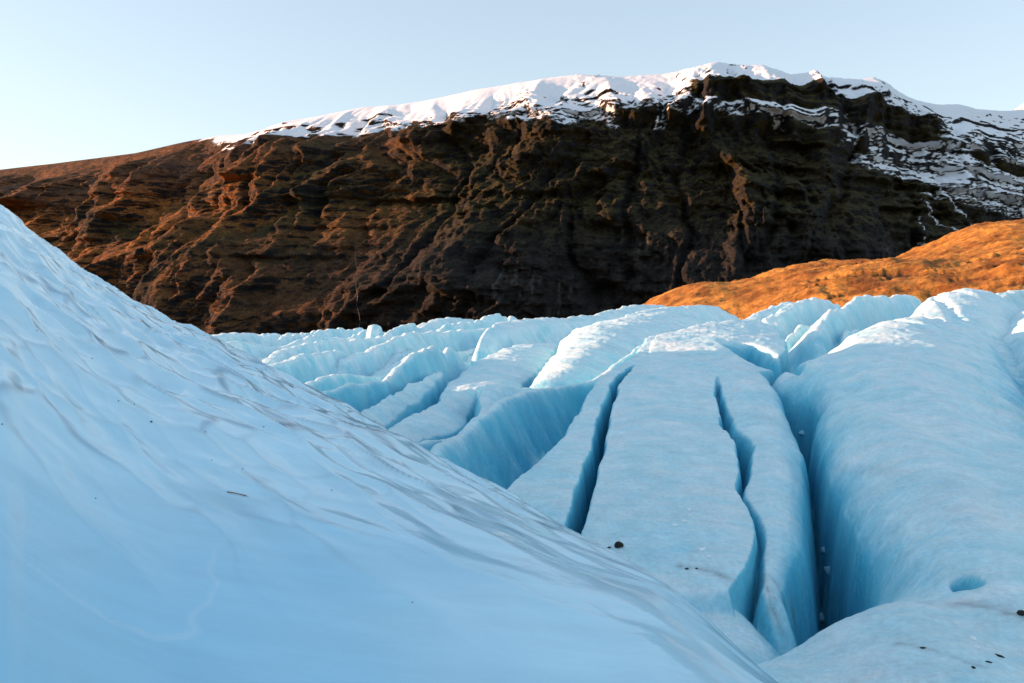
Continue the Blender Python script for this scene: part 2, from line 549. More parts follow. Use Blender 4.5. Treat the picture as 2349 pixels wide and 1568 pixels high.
    return tag(link('mountain', me, MAT_MOUNT), kind='structure')


build_mountain()


def build_far_peak():
    n = 90
    u = np.linspace(-1, 1, n); v = np.linspace(-1, 1, n)
    U, W = np.meshgrid(u, v)
    cx, _, zt = PX(2385, 214, 3600)
    rr = np.sqrt(U ** 2 + W ** 2)
    Zg = (zt + 300) * np.clip(1 - rr, 0, 1) ** 0.9 + 60 * ridged(U * 3, W * 3, 4, 3) * np.clip(rr * 2, 0, 1) * np.clip(1.3 - rr, 0, 1) - 300
    P = np.stack([cx + U * 1500, 3600 + W * 1500, Zg], -1)
    lum = fbm(U * 14, W * 14, 4, 8)
    colr = lerp_col((.80, .81, .84), (.05, .045, .045), sstep(.25, .5, lum))
    me = mesh_from('distant_peak', P.reshape(-1, 3), quads_of(n, n), colr.reshape(-1, 3))
    tag(link('distant_peak', me, MAT_MOUNT), kind='structure')


build_far_peak()


# ------------------------------------------------------------------ the sunlit grass hill on the right
def build_hill():
    ncol, nrow = 620, 300
    c = np.linspace(1330, 3200, ncol)
    s = np.linspace(0, 1, nrow)[:, None]
    r1 = tab([(1330, 770), (1420, 728), (1480, 699), (1560, 661), (1600, 649), (1690, 645), (1780, 626), (1870, 606), (1960, 600), (2050, 596), (2100, 600), (2200, 598), (2349, 570), (2700, 560), (3200, 560)], c)[None, :]
    r2 = tab([(1330, 790), (1900, 660), (2000, 612), (2050, 592), (2110, 566), (2200, 531), (2250, 515), (2349, 500), (2700, 470), (3200, 470)], c)[None, :]
    Y1 = tab([(1330, 380), (1600, 330), (2050, 250), (2349, 215), (3200, 180)], c)[None, :]
    Y2 = Y1 * 1.75
    Y0 = Y1 * 0.42
    m1 = (HZ - r1) / FPX; m2 = (HZ - r2) / FPX
    Yg = Y0 + (Y2 * 1.35 - Y0) * s ** 1.25
    # slope of the sight line to the ground at each distance: up to the near crest, a dip, the far crest, then down
    fl = -40 / Yg
    a = np.clip((Yg - Y0) / (Y1 - Y0), 0, 1)
    near = fl + (m1 - fl) * (1 - (1 - a) ** 2.2)
    b = np.clip((Yg - Y1) / (Y2 - Y1), 0, 1)
    dip = 0.012 + 0.0 * b
    mid = m1 + (m2 - m1) * sstep(0, 1, b) - dip * np.sin(np.pi * b) ** 1.0 * (1 - .35 * b)
    mid = np.where(m2 > m1, mid, m1 + (m2 - m1 - .02) * b)
    d = np.clip((Yg - Y2) / Y2, 0, None)
    far = np.maximum(m2, m1 - .02) - 0.25 * d
    m = np.where(Yg < Y1, near, np.where(Yg < Y2, mid, far))
    Zg = m * Yg
    Xg = (c[None, :] - CX) / FPX * Yg
    tex = fbm(Xg / 26, Yg / 26, 4, 4, .55)
    rg = ridged(Xg / 42 + .3 * tex, Yg / 60, 3, 14)
    Zg = Zg + 1.6 * tex * np.clip(Yg / 300, .4, 1.2) + .9 * (rg - .5) + .7 * fbm(Xg / 5, Yg / 5, 4, 33, .6) + 1.9 * (ridged(Xg / 20, Yg / 26, 3, 34) - .5)
    # small eroded scarps
    sc_n = pn((Xg - .55 * Yg) / 30, (Xg + Yg) / 10, 77) + .5 * fbm(Xg / 7, Yg / 7, 3, 78)
    scarp = sstep(.33, .5, sc_n) * sstep(1750, 1900, c) * (Yg < Y1 * .98) * (Yg > Y1 * .5)
    Zg = Zg - 1.6 * scarp
    P = np.stack([Xg, Yg, Zg], -1)
    l2 = fbm(Xg / 9, Yg / 9, 4, 50, .6)
    colr = lerp_col((0.17, 0.060, 0.012), (0.50, 0.235, 0.050), np.clip(.5 + 1.1 * l2 + .5 * tex + .35 * fbm(Xg / 60, Yg / 30, 2, 51), 0, 1))
    green = sstep(.15, .5, fbm(Xg / 45, Yg / 45, 3, 61) + .25 * l2)
    colr = lerp_col(colr, np.broadcast_to(np.float32((0.17, 0.125, 0.025)), colr.shape), green * .7)
    colr = lerp_col(colr, np.broadcast_to(np.float32((0.03, 0.022, 0.018)), colr.shape), scarp)
    me = mesh_from('hill', P.reshape(-1, 3), quads_of(nrow, ncol), colr.reshape(-1, 3), smooth=False)
    tag(link('hill', me, MAT_HILL), kind='structure')


build_hill()


# ------------------------------------------------------------------ the smooth ice slope in front (also underfoot)
MS = [(0, 478, 12.0), (60, 528, 11.7), (130, 577, 11.4), (200, 630, 11.0), (300, 690, 10.6), (400, 742, 10.2), (470, 772, 9.8), (560, 820, 9.2), (650, 868, 8.6),
      (740, 915, 8.0), (820, 955, 7.5), (950, 1025, 6.7), (1060, 1085, 6.1), (1160, 1137, 5.6), (1300, 1216, 5.0), (1400, 1270, 4.6), (1500, 1325, 4.15),
      (1560, 1374, 3.9), (1620, 1425, 3.65), (1680, 1480, 3.4), (1740, 1530, 3.2), (1790, 1570, 3.0)]
_ms = [(-180, 0.0, 12.0), (-150, .05, 13.0), (-125, .20, 15.0), (-100, .30, 18.0), (-80, .30, 22.0), (-62, .235, 25.0), (-50, .168, 30.0), (-41, .128, 31.5), (-36, .105, 22.0)]
for (a, b, y) in MS:
    ph = math.degrees(math.atan((a - CX) / FPX))
    _ms.append((ph, (HZ - b) / FPX * math.cos(R(ph)), y / math.cos(R(ph))))
_ms += [(30, -.60, 2.5), (60, -.78, 2.1), (90, -.78, 2.1), (120, -.55, 2.6), (150, -.2, 5.0), (180, 0.0, 12.0)]


def mound_profile(phi):
    return tab(_ms, phi, 1), tab(_ms, phi, 2)


def mound_z(phi_deg, r, m, rs):
    q = np.where(r < rs, 1.5 * ((rs - r) / rs) ** 2, 0.09 * (r - rs) ** 2 + 0.10 * (r - rs) * sstep(0, 1.0, r - rs))
    return m * r - q


def build_mound():
    ph = np.concatenate([np.linspace(-180, -36, 110)[:-1], np.linspace(-36, 22, 760), np.linspace(22, 180, 70)[1:]])
    nr = 460
    rad = np.concatenate([np.linspace(0.12, 1.2, 30)[:-1], np.geomspace(1.2, 13.5, nr - 70), np.geomspace(13.6, 75, 81)])
    PHI, RR = np.meshgrid(ph, rad)
    m, rs = mound_profile(ph)
    Zg = mound_z(PHI, RR, m[None, :], rs[None, :])
    Xg = RR * np.sin(np.radians(PHI)); Yg = RR * np.cos(np.radians(PHI))
    # melt scallops: hollows drawn out down the slope
    a = R(40)
    p = (Xg * math.cos(a) - Yg * math.sin(a)); q0 = (Xg * math.sin(a) + Yg * math.cos(a))
    q = q0 + .16 * fbm(p * .7, q0 * 1.3, 3, 2) + .05 * fbm(p * 2.2, q0 * 3.0, 2, 5)
    p = p + .25 * fbm(p * .8, q0 * .8, 2, 6)
    far = sstep(1.8, 6.0, RR)
    A1, B1 = worley(p / 1.35 + 40, q / .36 + 40, 1)
    A2, B2 = worley(p / .58 + 40, q / .17 + 40, 2)
    cup = .58 * A1 + .42 * A2 * (.3 + .7 * far)
    Zg = Zg + (.006 + .17 * far) * (cup - .35) + .06 * fbm(Xg * .45, Yg * .45, 2, 15) * np.clip(RR / 3, 0, 1) + .014 * far * fbm(p * 2.2, q * 6, 3, 18)
    P = np.stack([Xg, Yg, Zg], -1)
    brk = fbm(p * .7, q * 1.6, 4, 25, .6)
    v1 = (1 - sstep(.0, .06 + .34 * np.clip(brk + .1, 0, 1), B1)) * sstep(-.30, .12, brk)
    v2 = (1 - sstep(.0, .16, B2)) * sstep(-.15, .25, fbm(p * .8, q * 1.4, 3, 26)) * far
    vein = np.maximum(v1, .7 * v2) * sstep(2.7, 4.2, RR + .7 * fbm(Xg, Yg, 2, 29))
    patch = sstep(-.4, .3, fbm(p * .5, q * .9, 3, 35) + .35 * sstep(-5, -.5, Xg) - .12)
    smear = sstep(.12, .5, fbm(p * .55, q * 1.9, 4, 37, .6)) * sstep(2.2, 3.6, RR) * patch
    tone = np.clip(.5 + .8 * fbm(p / 2.2, q / .9, 4, 45), 0, 1)
    colr = lerp_col((0.46, 0.77, 0.92), (0.64, 0.87, 0.96), tone)
    near_blue = sstep(.4, -.9, Xg + .35 * fbm(Xg * .8, Yg * .8, 3, 46)) * (1 - sstep(2.3, 4.6, RR + .8 * fbm(Xg * .6, Yg * .6, 3, 47)))  # deeper blue towards the near left of the slope
    colr = lerp_col(colr, np.broadcast_to(np.float32((0.17, 0.52, 0.77)), colr.shape), near_blue * .5)
    grey = np.broadcast_to(np.float32((0.23, 0.37, 0.48)), colr.shape)
    colr = lerp_col(colr, grey, np.clip(vein * (.22 + .78 * patch) * .8 + .30 * smear, 0, .85))
    # pale healed cracks and a darker seam deep in the ice near the feet
    pale = (1 - sstep(.0, .022, np.abs(pn(Xg * .8 + 3, Yg * .8, 38) + .25 * fbm(Xg * 2, Yg * 2, 3, 39)))) * (1 - sstep(2.4, 4.0, RR))
    colr = lerp_col(colr, np.broadcast_to(np.float32((0.60, 0.80, 0.90)), colr.shape), pale * .35)
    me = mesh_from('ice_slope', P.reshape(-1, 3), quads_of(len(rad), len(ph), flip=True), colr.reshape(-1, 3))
    m_, nt, b = new_mat('smooth_blue_ice')
    v = mapped(nt)
    vs = mapped(nt, (1, 4.5, 1), (0, 0, R(-20)))
    n1 = noise_node(nt, vs, 1.6, 6, .65)
    n2 = noise_node(nt, v, 26.0, 4, .6)
    c = tinted(nt, attr(nt).outputs['Color'], n1.outputs['Fac'], .94, 1.05)
    nt.links.new(c, b.inputs['Base Color'])
    nm = bump(nt, n1.outputs['Fac'], .08, .02)
    nm = bump(nt, n2.outputs['Fac'], .25, .004, nm)
    nt.links.new(nm, b.inputs['Normal'])
    b.inputs['Roughness'].default_value = .14
    b.inputs['IOR'].default_value = 1.31
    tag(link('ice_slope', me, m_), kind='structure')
    MOUNT['slope'] = (ph, rad, Zg)


build_mound()

# ------------------------------------------------------------------ the crevassed glacier
# each fin of ice between two crevasses: rows of (distance, left edge column, right edge column, row of the left edge, row of the right edge)
HT = [(3, 3.7), (8, 3.62), (10, 3.5), (12, 3.3), (15, 3.0), (18, 2.7), (20, 2.5), (22, 2.27), (24, 2.02), (27, 1.70), (30, 1.40), (34, 1.30), (40, 1.3)]


def hrow(y):
    return HZ + FPX * float(tab(HT, y)) / y


def slab(rows):
    return [(y, a, b, hrow(y), hrow(y)) for (y, a, b) in rows]


def thin(rows, w=6):
    """crest only: (distance, column, row)"""
    return [(y, a - w, a + w, b, b) for (y, a, b) in rows]


FINS = [
    # name, rows, dome, wall_left, wall_right, rounding, end_near, end_far, jag
    dict(r=[(y, a, b, hrow(y) if y < 31 else rr, hrow(y) if y < 31 else rr) for (y, a, b, rr) in [
        (4, 1250, 4200, 0), (7, 1560, 3300, 0), (7.8, 1745, 3100, 0), (8.05, 1785, 3050, 0), (8.35, 1840, 3000, 0), (8.55, 1905, 2950, 0), (8.75, 1960, 2900, 0), (9.1, 2000, 2850, 0), (10, 2012, 2750, 0),
        (11, 2002, 2650, 0), (12, 1974, 2560, 0), (13.5, 1938, 2460, 0), (15, 1904, 2380, 0), (16.5, 1884, 2310, 0), (18, 1876, 2280, 0), (20, 1868, 2262, 0), (21, 1835, 2255, 0), (22, 1772, 2250, 0),
        (24, 1838, 2245, 0), (27, 1905, 2240, 0), (30, 1985, 2235, 0), (34, 2050, 2225, 768)]], dome=.34, wl=2.6, wl2=22, wr=.75, rnd=.4, shl=.42, shr=0.0, en=9, ef=1.2),
    dict(r=slab([(9.9, 1757, 1792), (10.5, 1761, 1800), (11.2, 1764, 1826), (12, 1752, 1838), (12.7, 1722, 1840), (14, 1726, 1842), (15, 1734, 1839), (15.7, 1734, 1836), (16.5, 1708, 1830), (18, 1680, 1815), (20, 1664, 1792), (22.2, 1650, 1765)]),
         dome=.12, wl=12, wr=2.2, wr2=22, rnd=.28, shl=.06, shr=.28, en=1.4, ef=4),
    dict(r=slab([(9.5, 1322, 1672), (10, 1332, 1700), (10.9, 1337, 1728), (11.6, 1346, 1728), (12.3, 1359, 1712), (12.9, 1367, 1690), (14, 1378, 1692), (15, 1386, 1692), (15.7, 1390, 1685), (16.5, 1396, 1662), (18, 1404, 1648), (20, 1416, 1641), (21.3, 1428, 1648)])
         + [(22.5, 1444, 1755, 852, 852), (25, 1486, 1790, 812, 812), (28, 1500, 1800, 776, 790), (31, 1585, 1790, 753, 770), (34, 1640, 1775, 737, 752), (36, 1680, 1760, 733, 745)],
         dome=.08, wl=22, wr=14, rnd=.09, en=1.6, ef=1.0),
    dict(r=slab([(8, 800, 1230), (10, 985, 1275), (11.5, 1085, 1300), (12.6, 1150, 1318), (13.6, 1200, 1330), (14.6, 1246, 1345), (16, 1298, 1358), (18, 1326, 1373), (20, 1353, 1392), (22, 1392, 1418), (24, 1440, 1472)])
         + [(26, 1463, 1490, 801, 801), (28, 1482, 1497, 779, 779), (30, 1505, 1530, 772, 772), (33, 1560, 1600, 772, 772)], dome=.08, wl=4.0, wr=20, rnd=.10, en=3, ef=1.5),
    # small scalloped step below the second slab
    dict(r=[(7.0, 1400, 1740, 1640, 1640), (8.3, 1480, 1752, 1512, 1512), (8.8, 1500, 1735, 1470, 1466), (9.4, 1500, 1690, 1415, 1408), (9.8, 1500, 1660, 1390, 1385)], dome=.2, wl=2, wr=1.6, rnd=.25, en=1.5, ef=.7, deep=1),
    # the big blue wave
    dict(r=thin([(13, 930, 1115), (15, 992, 1044), (17.5, 1060, 985), (19, 1110, 950), (21.5, 1170, 912), (23, 1212, 899), (24.5, 1262, 893), (26, 1332, 880), (27.3, 1400, 846), (28.5, 1440, 816), (30, 1488, 786)], 5), dome=0, wl=4.5, wr=2.0, rnd=.18, en=1, ef=2, concave=1),
    dict(r=thin([(20.3, 1100, 975), (22.5, 1110, 930), (24.5, 1117, 902), (25, 1119, 893), (25.4, 1124, 901), (26, 1138, 888), (27, 1180, 887), (28.5, 1245, 890), (30, 1300, 884)], 8), dome=0, wl=6, wr=.8, rnd=.12, en=2, ef=1.5),
    dict(r=thin([(16.5, 935, 1024), (17.6, 985, 1010), (18.6, 1022, 1004)], 4), dome=0, wl=1.2, wr=2.7, rnd=.1, en=2, ef=3),
    dict(r=[(18, 868, 935, 1005, 1030), (19.3, 884, 962, 987, 1015), (21, 927, 1035, 966, 995), (23, 988, 1066, 934, 968), (26, 1036, 1084, 905, 928), (28.5, 1090, 1096, 893, 897)], dome=.15, wl=9, wr=6, rnd=.08, en=1.5, ef=2),
    dict(r=[(20.5, 800, 850, 962, 992), (21.5, 828, 878, 947, 980), (24, 872, 914, 922, 948), (28, 930, 970, 888, 910), (32, 985, 1000, 860, 870), (36, 1010, 1016, 851, 853)], dome=.15, wl=9, wr=4, rnd=.08, en=1.5, ef=2),
    dict(r=[(26.5, 1006, 1058, 925, 930), (30, 1022, 1183, 890, 893), (34, 1050, 1208, 865, 874), (38, 1088, 1232, 840, 850), (43, 1134, 1252, 812, 828), (47, 1188, 1266, 791, 803), (51, 1262, 1278, 784, 790)], dome=.25, wl=9, wr=6, rnd=.1, en=1.5, ef=2),
    dict(r=[(29.5, 1212, 1330, 887, 890), (33, 1246, 1400, 850, 852), (37, 1272, 1450, 818, 822), (41, 1290, 1482, 790, 800), (46, 1322, 1560, 763, 775), (52, 1425, 1610, 739, 752), (56, 1500, 1640, 735, 748)], dome=.45, wl=8, wr=1.6, rnd=.3, en=1.5, ef=1),
    dict(r=thin([(23, 715, 925), (24, 740, 905), (26, 795, 882), (28, 875, 874), (31, 920, 840), (33, 948, 812), (34, 960, 806), (35.2, 985, 800), (36.8, 1006, 806), (37.3, 1014, 817), (37.7, 1022, 822), (38.1, 1030, 801), (38.5, 1036, 806), (39.2, 1044, 824), (41, 1072, 832)], 3), dome=0, wl=1.6, wr=2.5, rnd=.15, en=1.5, ef=2, jag=1),
    dict(r=thin([(28.5, 680, 893), (30, 720, 872), (32, 765, 860), (34, 792, 855), (36, 835, 862), (38, 872, 866), (41, 900, 855)], 5), dome=0, wl=1.7, wr=2.4, rnd=.15, en=1, ef=2),
    dict(r=thin([(34.5, 610, 850), (36, 628, 840), (40, 700, 815), (43, 750, 806), (46, 795, 817), (49, 835, 822), (50.5, 855, 814), (53, 900, 815)], 6), dome=0, wl=1.7, wr=2.5, rnd=.22, en=1, ef=2),
    dict(r=thin([(40, 870, 862), (44, 935, 822), (48, 985, 800), (51, 1030, 812), (54, 1090, 806), (56, 1115, 812)], 6), dome=0, wl=1.7, wr=2.4, rnd=.15, en=1, ef=2, jag=1),
    dict(r=thin([(41, 606, 832), (44, 640, 808), (46, 668, 795), (50, 735, 786), (55, 800, 782), (60, 870, 774), (66, 930, 772)], 6), dome=0, wl=1.7, wr=2.2, rnd=.22, en=1, ef=2),
    dict(r=thin([(43, 790, 825), (46, 850, 802), (50, 905, 780), (54, 945, 765), (57, 962, 763), (61, 1000, 767), (66, 1071, 757), (70, 1122, 757)], 6), dome=0, wl=1.7, wr=2.1, rnd=.15, en=1, ef=3),
    dict(r=[(46, 1100, 1110, 799, 803), (48.3, 1120, 1150, 757, 765), (52, 1143, 1190, 743, 750), (58, 1213, 1260, 734, 740), (64, 1290, 1330, 730, 737), (70, 1380, 1420, 717, 725), (78, 1455, 1490, 701, 706), (88, 1508, 1530, 701, 705)], dome=.1, wl=4, wr=1.5, rnd=.5, en=8, ef=2),
    dict(r=thin([(56, 1410, 742), (60, 1440, 730), (64, 1466, 719), (68, 1512, 708), (74, 1570, 704), (80, 1622, 703), (86, 1650, 716), (90, 1668, 724)], 10), dome=0, wl=1.7, wr=.8, rnd=.22, en=1, ef=2),
    # far ridges on the left
    dict(r=thin([(50, 470, 796), (54, 545, 783), (58, 590, 794), (62, 640, 796)], 8), dome=0, wl=1.7, wr=1.5, rnd=.22, en=1, ef=1),
    dict(r=thin([(56, 440, 790), (62, 480, 775), (66, 518, 767), (70, 548, 763), (74, 582, 770), (78, 622, 778)], 8), dome=0, wl=1.7, wr=1.5, rnd=.22, en=1, ef=1),
    dict(r=thin([(80, 585, 770), (84, 612, 768), (86, 640, 771), (90, 668, 770), (95, 710, 766), (100, 746, 760), (101, 762, 766), (104, 772, 772)], 4), dome=0, wl=1.7, wr=1.8, rnd=.15, en=1, ef=2, jag=1),
    dict(r=thin([(60, 640, 800), (66, 700, 780), (72, 760, 776), (80, 830, 778), (88, 900, 774)], 6), dome=0, wl=1.7, wr=1.8, rnd=.22, en=1, ef=1),
    dict(r=[(70.2, 852, 866, 755, 757), (71.2, 847, 873, 749, 752), (72.4, 848, 875, 751, 755), (73.4, 852, 872, 760, 760)], dome=.3, wl=9, wr=8, rnd=.3, en=6, ef=6),
    dict(r=thin([(66, 872, 782), (68, 884, 770), (70, 900, 754), (73, 925, 748), (77, 945, 742), (77.6, 947, 744)], 4), dome=0, wl=2, wr=2, rnd=.15, en=1, ef=14),
    dict(r=thin([(78, 960, 752), (82, 985, 740), (86, 1008, 733), (92, 1035, 730), (98, 1072, 735), (104, 1110, 745)], 9), dome=0, wl=1.7, wr=1.5, rnd=.22, en=1, ef=1),
    dict(r=thin([(70, 985, 762), (74, 1030, 748), (78, 1072, 740), (81, 1105, 735), (82.5, 1122, 727), (83.1, 1128, 729), (84, 1142, 721), (85, 1152, 727), (86.5, 1163, 739)], 4), dome=0, wl=1.3, wr=2.1, rnd=.15, en=1, ef=4, jag=1),
    dict(r=thin([(92, 1160, 742), (93.3, 1169, 737), (94, 1174, 727), (95.5, 1186, 738), (97, 1200, 742), (104, 1260, 735)], 3), dome=0, wl=2, wr=2, rnd=.2, en=2, ef=2, jag=1),
    # ridges on the right, behind the domes
    dict(r=thin([(40, 1660, 760), (43, 1700, 740), (47, 1745, 720), (50, 1782, 702), (52, 1803, 696), (54, 1828, 700), (57, 1850, 706)], 10), dome=0, wl=1.7, wr=2.0, rnd=.22, en=1, ef=2),
    dict(r=thin([(44, 1770, 730), (48, 1808, 705), (50, 1842, 691), (53, 1869, 687), (56, 1892, 694), (59, 1918, 706), (62, 1940, 712)], 9), dome=0, wl=1.7, wr=2.1, rnd=.22, en=1, ef=2),
    dict(r=thin([(36, 1870, 756), (38, 1892, 726), (39.2, 1911, 715), (41, 1935, 704), (42.4, 1950, 699), (43.5, 1965, 682), (45, 1982, 677), (47, 2000, 682), (49, 2030, 690)], 4), dome=0, wl=1.2, wr=2.2, rnd=.15, en=1.3, ef=2, jag=1),
    dict(r=thin([(40, 1800, 790), (44, 1900, 735), (48, 1965, 700), (52, 2005, 684), (55, 2032, 678), (58, 2066, 677), (61, 2088, 684), (65, 2114, 700)], 10), dome=0, wl=1.7, wr=1.8, rnd=.22, en=1, ef=2),
    dict(r=[(33, 2110, 2345, 764, 800), (36, 2115, 2349, 722, 765), (39, 2130, 2340, 694, 725), (42, 2160, 2325, 674, 706), (45, 2190, 2315, 670, 695), (50, 2230, 2300, 674, 690)], dome=.35, wl=1.7, wr=2.0, rnd=.6, en=1.6, ef=1.5),
    dict(r=thin([(33.2, 2062, 748), (34, 2070, 732), (34.6, 2083, 740), (35.2, 2096, 746), (35.6, 2112, 735), (36.2, 2122, 748)], 5), dome=0, wl=1.2, wr=1.8, rnd=.15, en=2, ef=2, jag=1),
    dict(r=thin([(50, 2200, 712), (54, 2282, 680), (58, 2330, 668), (64, 2400, 656), (72, 2500, 650)], 14), dome=0, wl=1.7, wr=1.5, rnd=.22, en=1, ef=1),
    dict(r=[(12, 2700, 3200, 1200, 1200), (18, 2480, 2900, 960, 960), (24, 2420, 2700, 835, 845), (30, 2370, 2600, 762, 770), (36, 2355, 2560, 722, 740), (42, 2370, 2540, 700, 710)], dome=.4, wl=1.1, wr=1, rnd=.5, en=2, ef=1),
]


# lesser fins that fill the far icefall
_fr = random.Random(8)
for k in range(22):
    y0 = _fr.uniform(36, 88); ln_ = _fr.uniform(7, 17)
    c0 = _fr.uniform(500, 1180) + (y0 - 36) * 2
    h_ = _fr.uniform(3.7, 4.4) * (1 - .25 * sstep(900, 1300, c0)); st = _fr.uniform(8, 13)
    FINS.append(dict(r=thin([(y0 + ln_ * t, c0 + st * ln_ * t, HZ + FPX * (h_ + .7 * (2 * t - 1) ** 2 + _fr.uniform(-.12, .12)) / (y0 + ln_ * t)) for t in (0, .2, .4, .6, .8, 1)], 4),
                     dome=0, wl=1.8, wr=2.2, rnd=.12, en=2, ef=2.5, jag=1))
for (c0, y0, h_, ln_, st) in ((1800, 39, 1.75, 5, 14), (1850, 37, 1.9, 4, 16), (1930, 36.5, 1.75, 3.5, 15), (2010, 37.5, 1.5, 4, 14), (1720, 40, 1.7, 5, 12), (1560, 44, 2.0, 6, 12), (1480, 40, 2.35, 5, 14)):
    FINS.append(dict(r=thin([(y0 + ln_ * t, c0 + st * ln_ * t, HZ + FPX * (h_ + .5 * (2 * t - 1) ** 2 + _fr.uniform(-.1, .1)) / (y0 + ln_ * t)) for t in (0, .25, .5, .75, 1)], 4),
                     dome=0, wl=2.0, wr=2.2, rnd=.1, en=2, ef=2.5, jag=1))


def build_glacier():
    ncol, nrow = 1000, 930
    u = np.linspace(-0.62, 0.86, ncol)
    Yv = np.geomspace(4.2, 135, nrow)
    Yg = Yv[:, None] + 0 * u[None, :]
    Xg = u[None, :] * Yv[:, None]
    # warp the plan a little so that edges wander and the walls are fluted
    sc_ = np.clip(Yg / 16, .6, 3.0)
    LY = np.log(Yv)[:, None] + 0 * u[None, :]
    UG = u[None, :] + 0 * LY
    wob = .10 * fbm(Xg / 1.8, Yg / 1.8, 2, 1) * sc_ + .030 * fbm(UG * 26, LY * 19, 3, 4) * sc_ \
        + .020 * fbm(LY * 46 + UG * 3, UG * 5, 2, 6) * sc_
    Xw = Xg + wob
    ref = -(tab(HT, np.minimum(Yv, 39.0)))[:, None] * sstep(-.05, .22, u)[None, :] + -3.35 * (1 - sstep(-.05, .22, u))[None, :]
    und = fbm(Xg / 3.0, Yg / 3.0, 3, 66)
    deep = 1 - sstep(22, 30, Yv)[:, None]
    floor = ref - 3.0 - 6.0 * deep * sstep(-.12, .05, u)[None, :] - 60 * sstep(118, 134, Yv)[:, None] + .5 * und + .3 * fbm(Xg / .8, Yg / .8, 3, 67)
    H = floor.copy()
    L = np.zeros(H.shape, np.int16)
    edge = np.full(H.shape, 9.0)
    H_all, L_all, Xw_all, Yg_all, wob_all, Yv_all = H, L, Xw, Yg, wob, Yv
    for i, f in enumerate(FINS):
        r = f['r']
        ys = [a[0] for a in r]
        ra = int(np.searchsorted(Yv_all, ys[0] - 7)); rb = int(np.searchsorted(Yv_all, ys[-1] + 7))
        Yv = Yv_all[ra:rb]; Yg = Yg_all[ra:rb]; Xw = Xw_all[ra:rb]; wob = wob_all[ra:rb]
        x0 = pchip(ys, [(a[1] - CX) / FPX * a[0] for a in r], Yv)[:, None]
        x1 = pchip(ys, [(a[2] - CX) / FPX * a[0] for a in r], Yv)[:, None]
        z0 = pchip(ys, [(HZ - a[3]) / FPX * a[0] for a in r], Yv)[:, None]
        z1 = pchip(ys, [(HZ - a[4]) / FPX * a[0] for a in r], Yv)[:, None]
        if f.get('jag'):
            j = fbm(Yv[:, None] / 1.3, Yv[:, None] * 0 + i, 4, 20 + i, .65) * .34 * np.clip(Yv[:, None] / 45, .5, 2)
        else:
            j = fbm(Yv[:, None] / 3.0, Yv[:, None] * 0 + i, 3, 20 + i, .55) * .07 * np.clip(Yv[:, None] / 20, .5, 3)
        z0 = z0 + j; z1 = z1 + j
        wdt = np.maximum(x1 - x0, .05)
        sc1 = np.clip((Xw - x0) / wdt, 0, 1)
        top = z0 + (z1 - z0) * sc1 + f['dome'] * np.clip(np.minimum(wdt / 3, 1.6), 0, 2) * (4 * sc1 * (1 - sc1)) ** .8
        if 'shl' in f:      # shoulders that roll over into the crevasse
            top = top - f['shl'] * sstep(8.7, 9.8, Yg) * np.exp(-np.maximum(Xw - x0, 0) / .38) - f['shr'] * np.exp(-np.maximum(x1 - Xw, 0) / .24)
        dl = np.maximum(x0 - Xw, 0); dr = np.maximum(Xw - x1, 0)
        if i < 7:
            flute = 1 + .30 * fbm(Yg / .42 + .2 * Xw, Xw * .35 + i, 3, 160 + i)
            dl = dl * flute; dr = dr * flute
        e = f['rnd']
        drop_l = f['wl'] * (np.sqrt(dl * dl + e * e) - e) + f.get('wl2', 0) * dl * dl
        drop_r = f['wr'] * (np.sqrt(dr * dr + e * e) - e)
        if f.get('concave'):
            drop_r = drop_r * (1.25 - .18 * np.clip(dr, 0, 2.5))
        drop_r = drop_r + f.get('wr2', 0) * dr * dr
        if f.get('shl', 0) > .1:      # no kink where the rolled shoulder passes into the wall
            drop_l = f['shl'] / .38 * dl + f['wl2'] * dl * dl
        if f.get('shr', 0) > .1:
            drop_r = f['shr'] / .24 * dr + f['wr2'] * dr * dr
        en = np.maximum(ys[0] - Yg + .5 * wob, 0); ef = np.maximum(Yg - ys[-1] + .5 * wob, 0)
        h = top - (drop_l + drop_r + f['en'] * (np.sqrt(en * en + e * e) - e) + f['ef'] * (np.sqrt(ef * ef + e * e) - e))
        up = h > H_all[ra:rb]
        H_all[ra:rb] = np.where(up, h, H_all[ra:rb])
        L_all[ra:rb] = np.where(up, i + 1, L_all[ra:rb])
    H, L, Yg, Yv = H_all, L_all, Yg_all, Yv_all
    # a bowl melted into the middle dome, a pothole in the front slab and other hollows
    for (c_, r_, y_, ax, ay, dep) in ((2218, 1428, 8.80, .085, .12, 1.0), (1792, 848, 23.4, .14, 1.0, 2.4)):
        xx = (c_ - CX) / FPX * y_
        dd = ((Xg - xx) / ax) ** 2 + ((Yg - y_) / ay) ** 2
        H = H - dep * np.exp(-dd * 1.1)
    # the bowl melted into the middle dome opens downhill, towards the viewer
    xb = (1694 - CX) / FPX * 27.0
    dy = np.where(Yg > 27.0, (Yg - 27.0) / .35, (27.0 - Yg) / 2.6)
    dx = (Xg - xb - .05 * (Yg - 27.0)) / np.where(Yg > 27.0, .36, .36 + .05 * (27.0 - Yg))
    H = H - 1.6 * np.exp(-(dx ** 2) ** 1.4 - dy ** 2)
    # melt relief on every surface
    far = np.clip(Yg / 18, .5, 3)
    H = H + .050 * far * fbm(Xg / 1.3 , Yg / .75, 4, 81, .6) + .026 * far * (ridged(UG * 42, LY * 36, 3, 85) - .5) + .10 * fbm(Xg / 4, Yg / 4, 2, 87)
    H = H + .026 * far * fbm(UG * 15 + 3 * LY, LY * 52, 3, 83, .55)
    # long shallow grooves down the right flank
    H = H - 55 * sstep(124, 135, Yg)
    H = H - .16 * sstep(.55, 1.0, ridged((Xg - .25 * Yg) / 2.2, Yg / 16, 1, 91)) * sstep(.25, .45, u)[None, :]
    P = np.stack([Xg, Yg, H], -1)
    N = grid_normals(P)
    nz = np.abs(N[..., 2])
